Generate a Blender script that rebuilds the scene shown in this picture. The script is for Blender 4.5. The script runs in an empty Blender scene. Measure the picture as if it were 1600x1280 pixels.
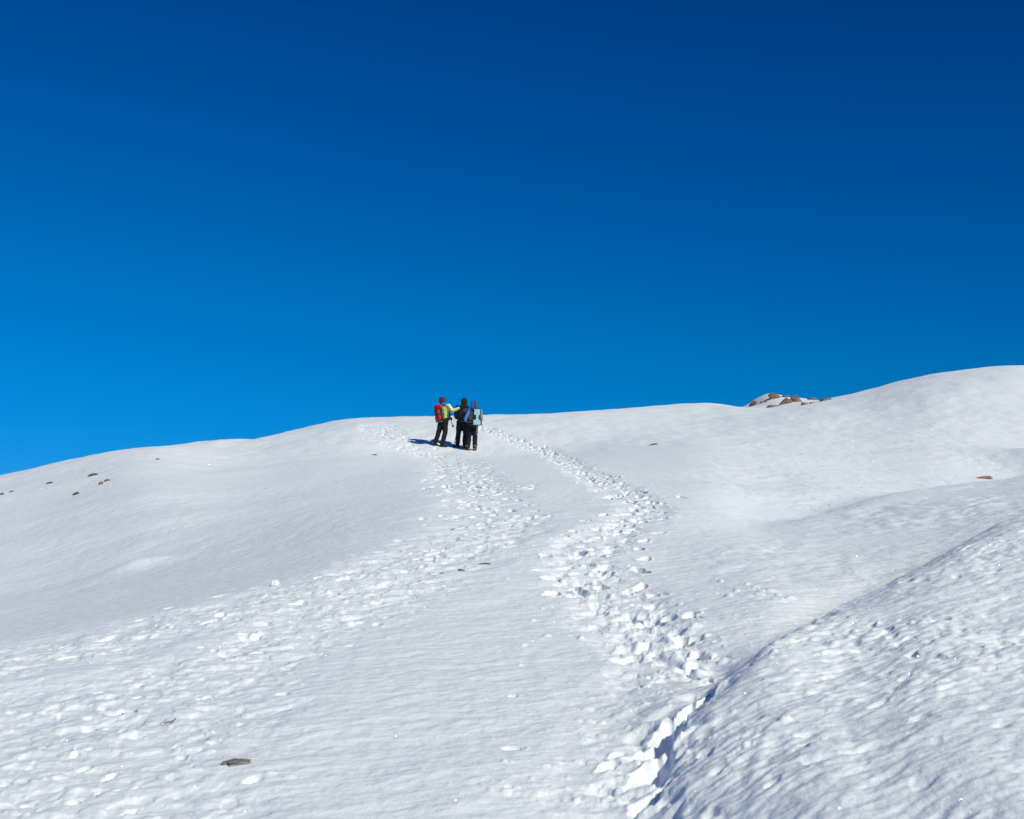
import bpy, bmesh, math, random
import numpy as np
from mathutils import Vector, Matrix, noise as mnoise

sc = bpy.context.scene
rad = math.radians
# ---------------------------------------------------------------- camera
F = 2222.2                       # focal length in photo pixels (50 mm on 36 mm, 1600 px wide)
PITCH = rad(7.0)
cam_d = bpy.data.cameras.new("camera"); cam = bpy.data.objects.new("camera", cam_d)
sc.collection.objects.link(cam); sc.camera = cam
cam_d.lens = 50; cam_d.sensor_width = 36; cam_d.clip_start = 0.1; cam_d.clip_end = 3000
cam.location = (0, 0, 0); cam.rotation_euler = (math.pi/2 + PITCH, 0, 0)
cam_d.dof.use_dof = True; cam_d.dof.focus_distance = 40; cam_d.dof.aperture_fstop = 8.0
# ---------------------------------------------------------------- sky and sun
SUN_AZ, SUN_EL = rad(138), rad(37)          # azimuth clockwise from +Y
SUN = Vector((math.sin(SUN_AZ)*math.cos(SUN_EL), math.cos(SUN_AZ)*math.cos(SUN_EL), math.sin(SUN_EL)))
world = bpy.data.worlds.new("World"); sc.world = world; world.use_nodes = True
wn, wl = world.node_tree.nodes, world.node_tree.links
sky = wn.new('ShaderNodeTexSky'); sky.sky_type = 'NISHITA'; sky.sun_disc = False
sky.sun_elevation = SUN_EL; sky.sun_rotation = SUN_AZ
sky.altitude = 2500; sky.dust_density = 0.0; sky.ozone_density = 4; sky.air_density = 1
sep = wn.new('ShaderNodeSeparateColor'); com = wn.new('ShaderNodeCombineColor')
wl.new(sky.outputs[0], sep.inputs[0])
def mth(op, a, b, nodes=wn, links=wl):
    m = nodes.new('ShaderNodeMath'); m.operation = op
    for i, v in enumerate((a, b)):
        if isinstance(v, (int, float)): m.inputs[i].default_value = v
        else: links.new(v, m.inputs[i])
    return m.outputs[0]
# deep high-altitude blue, deepest at right angles to the sun (Rayleigh band)
geo = wn.new('ShaderNodeTexCoord')
dot = wn.new('ShaderNodeVectorMath'); dot.operation = 'DOT_PRODUCT'
wl.new(geo.outputs['Generated'], dot.inputs[0]); dot.inputs[1].default_value = SUN
c2 = mth('MULTIPLY', dot.outputs['Value'], dot.outputs['Value'])
band = mth('ADD', mth('MULTIPLY', c2, 0.42), 0.96)
for i, (g, a, k) in enumerate(((6.0, 2.0, 0.0), (2.0, 2.23, 6.48), (1.6, 1.71, 1.44))):
    v = mth('POWER', mth('MULTIPLY', sep.outputs[i], 0.1), g)
    v = mth('DIVIDE', mth('MULTIPLY', v, a*10), mth('ADD', mth('MULTIPLY', v, k), 1.0))
    wl.new(mth('MULTIPLY', v, band), com.inputs[i])
bg = wn['Background']; wl.new(com.outputs[0], bg.inputs[0]); bg.inputs[1].default_value = 0.1
sd = bpy.data.lights.new("sun", 'SUN'); sun = bpy.data.objects.new("sun", sd); sc.collection.objects.link(sun)
sd.energy = 3.62; sd.angle = rad(0.53); sd.color = (1.0, 0.968, 0.775)
sun.rotation_euler = SUN.to_track_quat('Z', 'Y').to_euler(); sun.location = (30, -30, 40)
vs = sc.view_settings; vs.view_transform = 'Standard'; vs.look = 'None'; vs.exposure = 0; vs.gamma = 1
vs.use_curve_mapping = False
sc.cycles.use_denoising = True
sc.cycles.max_bounces = 6; sc.cycles.diffuse_bounces = 4

# ---------------------------------------------------------------- terrain: feature lines
# every column lists (distance m, picture row) of the same feature lines of the slope
COLS = {
-400: [(4.2,1490),(5,1355),(6.2,1220),(8,1110),(8.8,1075),(11,1040),(14,1015),(17,1000),(20,985),(22,975),(24.5,945),(28.5,905),(32.5,868),(34.2,855),(36.2,840),(39,820),(42.5,805),(52,812),(120,850),(300,880)],
0: [(4.2,1480),(5,1345),(6.2,1205),(8,1085),(8.8,1045),(11,1003),(14,980),(17,960),(20,942),(22,930),(24.5,895),(28.5,850),(32.5,812),(34.2,799),(36.2,783),(39,762),(42.5,742),(52,748),(120,790),(300,840)],
200: [(4.2,1472),(5,1337),(6.2,1198),(8,1072),(8.8,1034),(11,974),(14,945),(17,925),(20,905),(22,893),(24.5,853),(28.5,805),(32.5,768),(34.2,755),(36.2,741),(39,722),(42.5,703),(52,709),(120,745),(300,800)],
400: [(4.2,1468),(5,1333),(6.2,1195),(8,1066),(8.8,1027),(11,950),(14,905),(17,882),(20,860),(22,846),(26,808),(32,765),(38,733),(41,723),(44,711),(48,697),(53,684),(64,690),(120,725),(300,780)],
560: [(4.2,1468),(5,1333),(6.2,1195),(8,1066),(8.8,1026),(11,946),(14,878),(17,845),(20,818),(22,803),(28,766),(35,732),(42,708),(45,695),(48,680),(52,665),(59,654),(73,660),(120,695),(300,765)],
700: [(4.2,1468),(5,1333),(6.2,1195),(8,1066),(8.8,1026),(11,945),(14,876),(17,832),(20,801),(22,785),(28,750),(36,725),(45.2,711.5),(46.8,699),(48.6,682),(52,664),(60,650),(75,657),(120,690),(300,760)],
800: [(4.2,1468),(5,1333),(6.2,1195),(8,1066),(8.8,1026),(11,945),(14,876),(17,831),(20,800),(22,784),(28,749),(36,724),(45.2,711.5),(46.8,699.5),(48.6,683),(52,665),(61,648.5),(76,656),(120,690),(300,760)],
900: [(4.2,1468),(5,1333),(6.2,1195),(8,1066),(8.8,1026),(11,944),(14,875),(17,830),(20,799),(22,783),(28,748),(36,721),(44.8,706),(46.8,692),(49.5,676),(54,659),(65,643.5),(80,651),(120,690),(300,760)],
1000: [(4.2,1455),(5,1320),(6.2,1186),(7.2,1105),(8,1062),(11,943),(14,874),(17,829),(20,798),(22,782),(28,747),(36,716),(44.5,693),(47,683),(50.5,673),(56,659),(70,636),(84,644),(120,690),(300,760)],
1100: [(4.2,1420),(5,1280),(6,1150),(6.8,1082),(7.5,1076),(10,965),(13,890),(16.5,836),(20,800),(22,783),(28,745),(36,710),(44,687),(47,680),(51,671),(57,658),(74,629),(88,638),(120,690),(300,760)],
1200: [(4.2,1370),(5,1235),(6,1115),(7.4,1012),(8.3,1022),(10.21,949.2),(12.56,893.1),(15.45,851.3),(19,822),(20.6,818),(27,766),(35,724),(43,693),(46,682),(50,668),(56,652),(66,640),(78,645),(120,690),(300,760)],
1270: [(4.2,1340),(5,1207),(6.2,1087),(8.4,974),(9.4,984),(11.42,920.3),(13.88,870.8),(16.87,833.5),(20.5,807),(22.2,811),(27,770),(35.5,725),(43.5,691),(46.5,678),(50.5,662),(56.5,642),(67,628),(79,638),(120,690),(300,760)],
1340: [(4.2,1325),(5,1195),(6.5,1056),(9.2,940),(10.3,951),(12.52,892.7),(15.22,847.3),(18.51,813.2),(22.5,789),(24.3,795),(29,765),(36,727),(44,690),(47,675),(51,657),(57,634),(68,613),(80,624),(120,680),(300,750)],
1470: [(4.2,1285),(5,1157),(6.8,1000),(10.7,868),(12,881),(14.7,836.6),(18,802.5),(22.05,777.3),(27,760),(29.2,767),(33,749),(38,717),(44,683),(46.8,666),(50.5,642),(56,608),(66,583),(78,592),(120,680),(300,750)],
1600: [(4.2,1260),(5,1140),(7,975),(12.6,802),(13.9,812),(17.12,784.9),(21.09,764.8),(25.98,750.7),(32,742),(34.5,752),(38,734),(41,712),(45,681),(47.5,662),(51,634),(56,597),(66,570),(78,580),(120,680),(300,750)],
2000: [(4.2,1210),(5,1090),(7,930),(14.2,745),(15.6,750),(19.23,726.6),(23.7,709.3),(29.21,697.3),(36,690),(38.5,698),(41,688),(43.5,668),(46,648),(48,632),(51,612),(56,596),(66,585),(78,595),(120,680),(300,750)],
}
def pchip(x, y, xi):
    x = np.asarray(x, float); y = np.asarray(y, float); h = np.diff(x); d = np.diff(y)/h
    m = np.zeros_like(y)
    w1 = 2*h[1:]+h[:-1]; w2 = h[1:]+2*h[:-1]
    ok = d[:-1]*d[1:] > 0
    with np.errstate(all='ignore'):
        hm = (w1+w2)/(w1/d[:-1]+w2/d[1:])
    m[1:-1] = np.where(ok, hm, 0); m[0] = d[0]; m[-1] = d[-1]
    i = np.clip(np.searchsorted(x, xi)-1, 0, len(x)-2)
    t = (xi-x[i])/h[i]
    return ((1+2*t)*(1-t)**2*y[i] + t*(1-t)**2*h[i]*m[i] + t*t*(3-2*t)*y[i+1] + t*t*(t-1)*h[i]*m[i+1])
cx = np.array(sorted(COLS)); NF = len(COLS[0])
PU0, PU1, DU = -400.0, 2000.0, 8.0
UG = np.arange(PU0, PU1+1, DU); LG0, LG1, NL = math.log(4.2), math.log(300), 520
LG = np.linspace(LG0, LG1, NL)
kd = np.array([pchip(cx, [math.log(COLS[c][k][0]) for c in cx], UG) for k in range(NF)])
ky = np.array([pchip(cx, [COLS[c][k][1] for c in cx], UG) for k in range(NF)])
TAB = np.array([pchip(kd[:, i], ky[:, i], np.clip(LG, kd[0, i], kd[-1, i])) for i in range(len(UG))])
def blur(a, s, ax):
    r = int(3*s)+1; k = np.exp(-0.5*(np.arange(-r, r+1)/s)**2); k /= k.sum()
    a = np.moveaxis(a, ax, 0); p = np.concatenate([np.repeat(a[:1], r, 0), a, np.repeat(a[-1:], r, 0)])
    o = sum(k[j]*p[j:j+len(a)] for j in range(2*r+1))
    return np.moveaxis(o, 0, ax)
TAB = blur(blur(TAB, 3.0, 0), 2.2, 1)
def cubic_lookup(u, l):
    fu = np.clip((u-PU0)/DU, 0, len(UG)-1.001); fl = np.clip((l-LG0)/(LG1-LG0)*(NL-1), 0, NL-1.001)
    iu = fu.astype(int); il = fl.astype(int); tu = fu-iu; tl = fl-il
    def w(t): return (-.5*t+t*t-.5*t**3, 1-2.5*t*t+1.5*t**3, .5*t+2*t*t-1.5*t**3, -.5*t*t+.5*t**3)
    wu, wv = w(tu), w(tl); out = 0
    for a in range(4):
        ia = np.clip(iu+a-1, 0, len(UG)-1); row = 0
        for b in range(4): row = row + wv[b]*TAB[ia, np.clip(il+b-1, 0, NL-1)]
        out = out + wu[a]*row
    return out
def base_h(x, y):
    x = np.asarray(x, float); y = np.asarray(y, float)
    yy = np.clip(y, 5.0, 300.0); l = np.log(yy); k = np.full_like(yy, 0.985)
    for _ in range(2):
        py = cubic_lookup(800+F*x/(yy*k), l)
        te = np.tan(PITCH+np.arctan((640-py)/F)); k = math.cos(PITCH)+te*math.sin(PITCH)
    z = yy*te + np.where(y < 5, 0.135*(y-5), 0) - np.where(y > 300, 0.25*(y-300), 0)
    return z
def proj(x, y, z):
    zc = y*math.cos(PITCH)+z*math.sin(PITCH)
    return 800+F*x/zc, 640-F*(-y*math.sin(PITCH)+z*math.cos(PITCH))/zc
# local swells: (picture col, distance, height m, radius across, radius along)
SWELL = []
def add_swell(px, d, h, rx, ry):
    SWELL.append(((px-800)/F*d*0.985, d, h, rx, ry))
add_swell(1195, 84, .42, 1.0, 3.0)
add_swell(1213, 82, .72, 1.15, 3.0)      # knob that carries the boulders
add_swell(1262, 82, .62, 1.3, 3.0)
add_swell(1235, 78, .40, 1.9, 4.0)
add_swell(1655, 38, .55, 1.5, 2.6)       # mound added beside the hollow for its shaded left-facing side
add_swell(1275, 25.5, .22, 1.3, 1.5)
add_swell(210, 21.8, .15, .6, .45)
add_swell(385, 52, -.10, .5, 4)
def ground(x, y):
    z = base_h(x, y)
    for sx, sy, h, rx, ry in SWELL:
        z = z + h*np.exp(-((x-sx)/rx)**2-((y-sy)/ry)**2)
    return z
_ds = np.exp(np.linspace(math.log(4.4), math.log(110), 5000))
def unproject(px, py, dmin=4.4, dmax=110):
    """where the sight line of a picture point first meets the snow"""
    ds = _ds[(_ds >= dmin) & (_ds <= dmax)]
    te = math.tan(PITCH+math.atan((640-py)/F)); k = math.cos(PITCH)+te*math.sin(PITCH)
    xs = (px-800)/F*ds*k; g = ground(xs, ds)
    hit = np.nonzero(g >= ds*te)[0]
    i = hit[0] if len(hit) else int(np.argmin(ds*te-g))
    return float(xs[i]), float(ds[i])

# ---------------------------------------------------------------- noise
def _hash(ix, iy, seed):
    h = (ix.astype(np.int64)*374761393 + iy.astype(np.int64)*668265263 + seed*1442695041) & 0xFFFFFFFF
    h = ((h ^ (h >> 13))*1274126177) & 0xFFFFFFFF
    return (h ^ (h >> 16)) & 0xFFFFFFFF
def perlin(x, y, seed=0):
    ix = np.floor(x).astype(np.int64); iy = np.floor(y).astype(np.int64); fx = x-ix; fy = y-iy
    ux = fx*fx*fx*(fx*(fx*6-15)+10); uy = fy*fy*fy*(fy*(fy*6-15)+10)
    def g(dx, dy):
        a = _hash(ix+dx, iy+dy, seed)*(2*math.pi/4294967296.0)
        return np.cos(a)*(fx-dx)+np.sin(a)*(fy-dy)
    return 1.5*((g(0,0)*(1-ux)+g(1,0)*ux)*(1-uy)+(g(0,1)*(1-ux)+g(1,1)*ux)*uy)
def sstep(a, b, x):
    t = np.clip((x-a)/(b-a), 0, 1); return t*t*(3-2*t)

# ---------------------------------------------------------------- terrain grid
rng = np.random.default_rng(7)
def wfun(y): return 0.5*((y+1.5)+np.sqrt((y-0.5)**2+9.0))*0.93 + .2
ys = [-40.0]
while ys[-1] < 4.2: ys.append(ys[-1]+max(0.05, abs(ys[-1]-4.2)*0.15))
while ys[-1] < 72: ys.append(ys[-1]*(1+0.0024))
while ys[-1] < 420: ys.append(ys[-1]*1.012)
ys = np.array(ys)
uc = np.linspace(-.365, .365, 1080)
ext = []; v = .365; st = .0012
while v < 12: st *= 1.16; v += st; ext.append(v)
ext = np.array(ext); us = np.concatenate([-ext[::-1], uc, ext])
W = wfun(ys)
X = us[None, :]*W[:, None]; Y = np.repeat(ys[:, None], len(us), 1)
Z = ground(X, Y)
DYs = np.gradient(ys)[:, None]                       # row spacing, fades detail the mesh cannot hold

# ---------------------------------------------------------------- trodden trails (picture polylines -> slope)
def world_line(pts, dmin=4.4):
    p = [unproject(a, b, dmin) for a, b in pts]
    out = []
    for (x0, y0), (x1, y1) in zip(p, p[1:]):
        n = max(2, int(math.hypot(x1-x0, y1-y0)/.12))
        for i in range(n): out.append((x0+(x1-x0)*i/n, y0+(y1-y0)*i/n))
    out.append(p[-1]); a = np.array(out)
    if len(a) > 20:
        for _ in range(2): a = np.stack([blur(a[:, 0], 4, 0), blur(a[:, 1], 4, 0)], 1)
    return a
TR = {
 'left':  (world_line([(585,664),(610,684),(650,706),(705,716),(722,740),(745,768),(772,796),(770,822),(725,850),(640,880),(540,908),(430,938),(300,972),(150,1005),(0,1038),(-120,1062)]), .62),
 'right': (world_line([(752,668),(800,688),(865,706),(905,735),(965,768),(1015,790),(985,815),(940,838),(905,866),(918,900),(950,935),(985,962),(1020,985),(1045,1015),(1062,1050),(1052,1090),(1022,1135),(985,1185),(955,1245),(945,1300)]), .30),
 'lower_left': (world_line([(640,896),(520,950),(420,1000),(330,1040),(250,1090),(195,1150),(165,1215),(180,1300)]), .48),
 'far_left': (world_line([(60,1075),(30,1120),(0,1180),(-40,1270)]), .5),
 'lip': (world_line([(1100,1078),(1060,1112),(1030,1150),(1012,1195),(985,1245),(975,1300)]), .16),
}
def dist_to(line, margin):
    """distance of each grid vertex from a polyline (only near it)"""
    D = np.full(X.shape, 9.0)
    step = line[::2]
    for (lx, ly) in step:
        r0, r1 = np.searchsorted(ys, [ly-margin, ly+margin])
        if r1 <= r0: continue
        wm = W[min(max(r0, 0), len(ys)-1)]
        c0, c1 = np.searchsorted(us, [min((lx-margin)/wm, (lx-margin)/W[r1-1]), max((lx+margin)/wm, (lx+margin)/W[r1-1])])
        if c1 <= c0: continue
        s = (slice(r0, r1), slice(c0, c1))
        D[s] = np.minimum(D[s], np.hypot(X[s]-lx, Y[s]-ly))
    return D
mask = np.zeros_like(X); bed = np.zeros_like(X)
for nm, (line, wd) in TR.items():
    D = dist_to(line, wd*2.4)
    jag = 1+.45*perlin(X*1.3, Y*1.3, 5)
    m = 1-sstep(wd*.55*jag, wd*1.7*jag, D)
    if nm == 'right': m = m*(1-.62*(1-sstep(7.0, 8.8, Y)))
    elif nm != 'lip': m = m*(.55+.45*sstep(9.5, 17, Y))
    mask = np.maximum(mask, m)
P = np.zeros_like(X); R = np.zeros_like(X); C = np.zeros_like(X)
def region(px, py, r):
    r0, r1 = np.searchsorted(ys, [py-r, py+r])
    if r1 <= r0: return None
    a, b = W[r0], W[r1-1]
    c0, c1 = np.searchsorted(us, [min((px-r)/a, (px-r)/b), max((px+r)/a, (px+r)/b)])
    return (slice(r0, r1), slice(c0, c1)) if c1 > c0 else None
def stamp_print(px, py, ang, ln, wd, dep, rim):
    s = region(px, py, ln*1.5)
    if s is None: return
    x, y = X[s]-px, Y[s]-py
    a = (x*math.cos(ang)+y*math.sin(ang)); b = (-x*math.sin(ang)+y*math.cos(ang))
    wob = 1+.30*perlin(X[s]*9+px, Y[s]*9, 11)+.14*perlin(X[s]*24+px, Y[s]*24, 12)
    r = np.sqrt((a/(ln*.5))**2+(b/(wd*.5))**2)*wob
    tilt = 1-.25*a/(ln*.5)
    P[s] = np.minimum(P[s], -dep*tilt*(1-sstep(.62, 1.12, r)))
    R[s] = np.maximum(R[s], rim*np.exp(-((r-1.30)/.26)**2)*(0.55+.9*perlin(X[s]*7, Y[s]*7+px, 21)))
def stamp_clod(px, py, rr, h, ang):
    s = region(px, py, rr*2.2)
    if s is None: return
    x, y = X[s]-px, Y[s]-py
    a = (x*math.cos(ang)+y*math.sin(ang)); b = (-x*math.sin(ang)+y*math.cos(ang))*1.5
    r = np.maximum(np.abs(a)*1.05+.25*np.abs(b), np.hypot(a, b))/rr*(1+.35*perlin(X[s]*14+px, Y[s]*14, 31))
    C[s] = np.maximum(C[s], h*(1-sstep(.35, 1.05, r)))
for nm, (line, wd) in TR.items():
    if nm == 'lip': continue
    seg = np.gradient(line, axis=0); ang = np.arctan2(seg[:, 1], seg[:, 0])
    L = np.hypot(seg[:, 0], seg[:, 1]).sum()
    strength = {'left': .62, 'right': 1.0, 'lower_left': .5, 'far_left': .45}[nm]
    def spot(k):
        i = rng.integers(len(line)); o = rng.normal(0, wd*k)
        return line[i, 0]-math.sin(ang[i])*o, line[i, 1]+math.cos(ang[i])*o, ang[i]
    def st(y):                                    # older and softer near the camera on the left, deeper up the hill
        f = 1.0 if y > 17 else {'left': .6, 'right': .66 if y > 8.4 else .32, 'lower_left': .6, 'far_left': .6}[nm]
        return strength*f*(1.5 if y > 22 else 1.0)*(.4 if y < 9 and nm != 'right' else 1.0)
    for _ in range(int(L*{'left': 16, 'right': 8.0, 'lower_left': 3.0, 'far_left': 3.0}[nm])):
        px, py, a = spot(.68)
        if nm == 'left' and py < 15 and rng.random() < .6: continue
        far = .85 if py > 15 else (1.0 if nm == 'right' else .72)
        if py < (7.8 if nm == 'right' else 7): continue
        q = st(py)
        stamp_print(px, py, a+rng.normal(0, .4), rng.uniform(.20, .33)*far, rng.uniform(.10, .16)*far, rng.uniform(.02, .095)*q, rng.uniform(.008, .026)*q*(.5 if py > 15 else .8))
    if nm == 'right':                               # the latest, deepest line of steps
        for i in range(0, len(line), 3):
            if line[i, 1] < 8 or rng.random() < .25: continue
            o = rng.normal(0, .18); q = rng.uniform(.03, .10)*(1.6 if line[i, 1] > 20 else 1)
            stamp_print(line[i, 0]-math.sin(ang[i])*o, line[i, 1]+math.cos(ang[i])*o, ang[i]+rng.normal(0, .45), rng.uniform(.15, .28), rng.uniform(.07, .12), q, q*.10)
    for _ in range(int(L*{'left': 2.0, 'right': 2.5, 'lower_left': 1.0, 'far_left': 1.0}[nm])):
        px, py, a = spot(.7 if nm != 'right' else 1.0); q = st(py)
        rr = min(rng.lognormal(math.log(.055), .35), .11 if py > 9 else .05); stamp_clod(px, py, rr, rr*rng.uniform(.15, .34)*q*(.6 if py > 15 else .85), rng.uniform(0, 3.1))
    for _ in range(int(L*{'left': 40, 'right': 100, 'lower_left': 25, 'far_left': 25}[nm])):
        px, py, a = spot(.85 if nm != 'right' else 1.2)
        if py > 30: continue
        rr = min(rng.lognormal(math.log(.016), .5), .05); stamp_clod(px, py, rr, rr*rng.uniform(.4, .8)*(.35+.5*st(py)), rng.uniform(0, 3.1))
# one walker's separate boot holes, step by step beside the right-hand trail
for n_, (a, b) in enumerate([(1006,846),(998,858),(1006,872),(997,888),(1001,911),(1022,925),(1018,942),(1045,962),(1078,960),(1066,999),(1084,1020),(1072,1047),(1095,1060)]):
    x, y = unproject(a, b); stamp_print(x, y, 1.45+(.14 if n_ % 2 else -.14), .29, .115, .062, .010)
# deep single prints along the broken lip of the near bank, and a few stray prints
for (a, b, ln, wd, dep) in [(1030,1168,.26,.26,.20),(1044,1138,.22,.20,.15),(1022,1205,.24,.24,.17),(1072,1104,.24,.12,.10),(1100,1084,.26,.11,.09),(1010,1252,.16,.14,.07),(1040,1225,.12,.10,.06),(948,1203,.14,.09,.08),(965,1183,.10,.07,.06),(172,1208,.07,.05,.035),(200,1262,.07,.05,.035),(160,1235,.06,.04,.03),(215,1225,.05,.04,.03)]:
    x, y = unproject(a, b); stamp_print(x, y, rng.uniform(.95, 1.35), ln*1.35, wd*.72, dep*1.15, dep*.08)
for nm, n in (('lower_left', 70), ('left', 30), ('right', 150), ('far_left', 12)):      # small kicked-out holes
    ln_ = TR[nm][0]
    for _ in range(n):
        i = rng.integers(len(ln_)); x, y = ln_[i, 0]+rng.normal(0, .35), ln_[i, 1]+rng.normal(0, .4)
        if y < 16: r_ = rng.uniform(.02, .055); stamp_print(x, y, rng.uniform(0, 3.1), r_*2, r_*1.4, r_*rng.uniform(.35, .8), r_*.08)
for (a, b) in [(1175,925),(1190,932),(1160,918),(905,745),(1300,985)]:
    x, y = unproject(a, b)
    for _ in range(7): stamp_clod(x+rng.normal(0, .16), y+rng.normal(0, .25), rng.uniform(.02, .07), rng.uniform(.008, .022), rng.uniform(0, 3))
# ---------------------------------------------------------------- snow relief
PXc = 800+F*X/(np.maximum(Y, 3)*.985)
def fade(lam): return 1-sstep(lam*.22, lam*.5, DYs)
lip_y = np.interp(PXc, [1000,1100,1200,1340,1470,1600,2000], [6.3,6.6,7.3,9.1,10.5,12.4,14.0])
bank = sstep(960, 1080, PXc)*(1-sstep(-.5, .35, Y-lip_y))       # wind-carved crust on the near right bank
bank2 = sstep(1050, 1250, PXc)*(1-sstep(8, 30, Y))*.35
packed = 1-np.clip(mask, 0, 1)
a1 = rad(28)                                                     # wind direction of the sastrugi
xa = X*math.cos(a1)+Y*math.sin(a1); ya = -X*math.sin(a1)+Y*math.cos(a1)
warp = perlin(X*1.1, Y*1.1, 3)*.5+.25*perlin(X*2.7, Y*2.7, 45)
relief = .035*perlin(X*.33, Y*.22, 1)*(1-sstep(45, 60, Y)*.6) + .012*perlin(X*.9+warp, Y*.6, 2)
n3 = perlin(xa*1.6+warp, ya*3.6, 4); n4 = perlin(xa*4.2, ya*9+warp*3, 6); n5 = perlin(xa*11, ya*21, 8); n6 = perlin(X*36, Y*36, 9)
relief += fade(.4)*.0055*n3 + fade(.16)*.0032*n4 + fade(.08)*.0020*n5 + fade(.03)*.0009*n6
sas = np.clip(perlin(xa*7.5+warp*2, ya*12+warp*4, 12)+.25, 0, 1)**1.2
sas2 = np.clip(perlin(xa*15+warp*2, ya*22+warp*5, 13)+.15, 0, 1)
holes = np.clip(perlin(xa*8+warp, ya*13+warp*3, 19)-.38, 0, 1)
relief += (bank+bank2)*np.clip(.75+1.0*perlin(X*.8+5, Y*.55, 43)+.5*perlin(X*2.1, Y*1.4, 44), .5, 1.4)*(fade(.6)*.011*perlin(xa*1.5, ya*3+warp, 20) + fade(.14)*.0056*sas + fade(.07)*.0046*sas2 + fade(.06)*.0036*n5 + .0030*fade(.03)*n6 - fade(.1)*.034*holes)
edge = np.exp(-((Y-lip_y)/.22)**2)*sstep(990, 1060, PXc)*(1-.6*sstep(1300, 1600, PXc))
relief += edge*(.034*perlin(X*2.4, Y*3.2, 14)+.018*perlin(X*6.5, Y*8, 15)+.009*perlin(X*15, Y*17, 25))
# churned, crusty snow inside the trails: broken plates, crumbs, hollows
c1 = perlin(X*2.8, Y*2.8, 16); c2_ = perlin(X*6.5, Y*6.5, 17); c3 = perlin(X*14, Y*14, 18); c4 = perlin(X*29, Y*29, 26)
crust = sstep(.02, .10, c1+.45*c2_+.2*c3)
crust2 = sstep(.10, .17, perlin(X*5.2+3, Y*5.2, 27)+.4*c3)
near = 1-sstep(12, 26, Y)
churn = fade(.3)*.016*c1+fade(.14)*.012*c2_+fade(.07)*.006*c3+fade(.035)*.0025*c4+fade(.12)*(.012*crust+.009*crust2)*(.5+.5*near)
# wind ripples and crust patches on the flanks
rip = perlin(X*3.2+perlin(X*.8, Y*.8, 22), Y*1.7, 23)*fade(.3)+.5*perlin(X*7, Y*3.4, 28)*fade(.14)
flank = sstep(1000, 1180, PXc)*sstep(9, 15, Y)+.45*(1-sstep(520, 700, PXc))*sstep(14, 20, Y)
patch = np.clip(perlin(X*.28, Y*.16, 24)*1.4+.45, 0, 1)
leftf = (1-sstep(420, 640, PXc))*sstep(13, 20, Y)
relief += leftf*(.10*perlin(X*.05+.02*Y, Y*.21, 47)+.03*perlin(X*.12, Y*.6, 48))
relief += flank*.020*rip*(.25+.75*patch)
crest = sstep(36, 48, Y)
relief += crest*(.030*perlin(X*.8, Y*.5, 41)+.022*perlin(X*2.2, Y*1.2, 42)*fade(.4))
relief += flank*(.055*perlin(X*.26, Y*.15, 29)+.02*perlin(X*.7, Y*.42, 30))
# thin broken crust steps on the right flank
stepf = sstep(0, .05, perlin(X*.42+.3*perlin(X*2, Y*2, 33), Y*.30, 32)-.18)
relief += flank*sstep(1000, 1180, PXc)*.010*stepf*fade(.5)
stepped = sstep(.004, .02, np.abs(P)+R+C)*(1-mask)
Z += stepped*(fade(.07)*.005*c3+fade(.035)*.0026*c4)
Z += relief*(1-.3*mask) + mask*(-.045+churn) + P + np.where(P > -.015, R, R*.3) + C*np.where(P < -.03, .5, 1)

def mesh_from_grid(name, X, Y, Z):
    n, m = X.shape; me = bpy.data.meshes.new(name)
    co = np.stack([X, Y, Z], -1).reshape(-1, 3).astype(np.float32)
    i = (np.arange(n-1)[:, None]*m+np.arange(m-1)[None, :]).ravel()
    q = np.stack([i, i+1, i+m+1, i+m], -1).astype(np.int32)
    me.vertices.add(len(co)); me.vertices.foreach_set("co", co.ravel())
    me.loops.add(q.size); me.loops.foreach_set("vertex_index", q.ravel())
    me.polygons.add(len(q)); me.polygons.foreach_set("loop_start", np.arange(0, q.size, 4, dtype=np.int32))
    me.polygons.foreach_set("use_smooth", np.ones(len(q), dtype=bool))
    me.update(); me.validate(); return me
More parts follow.
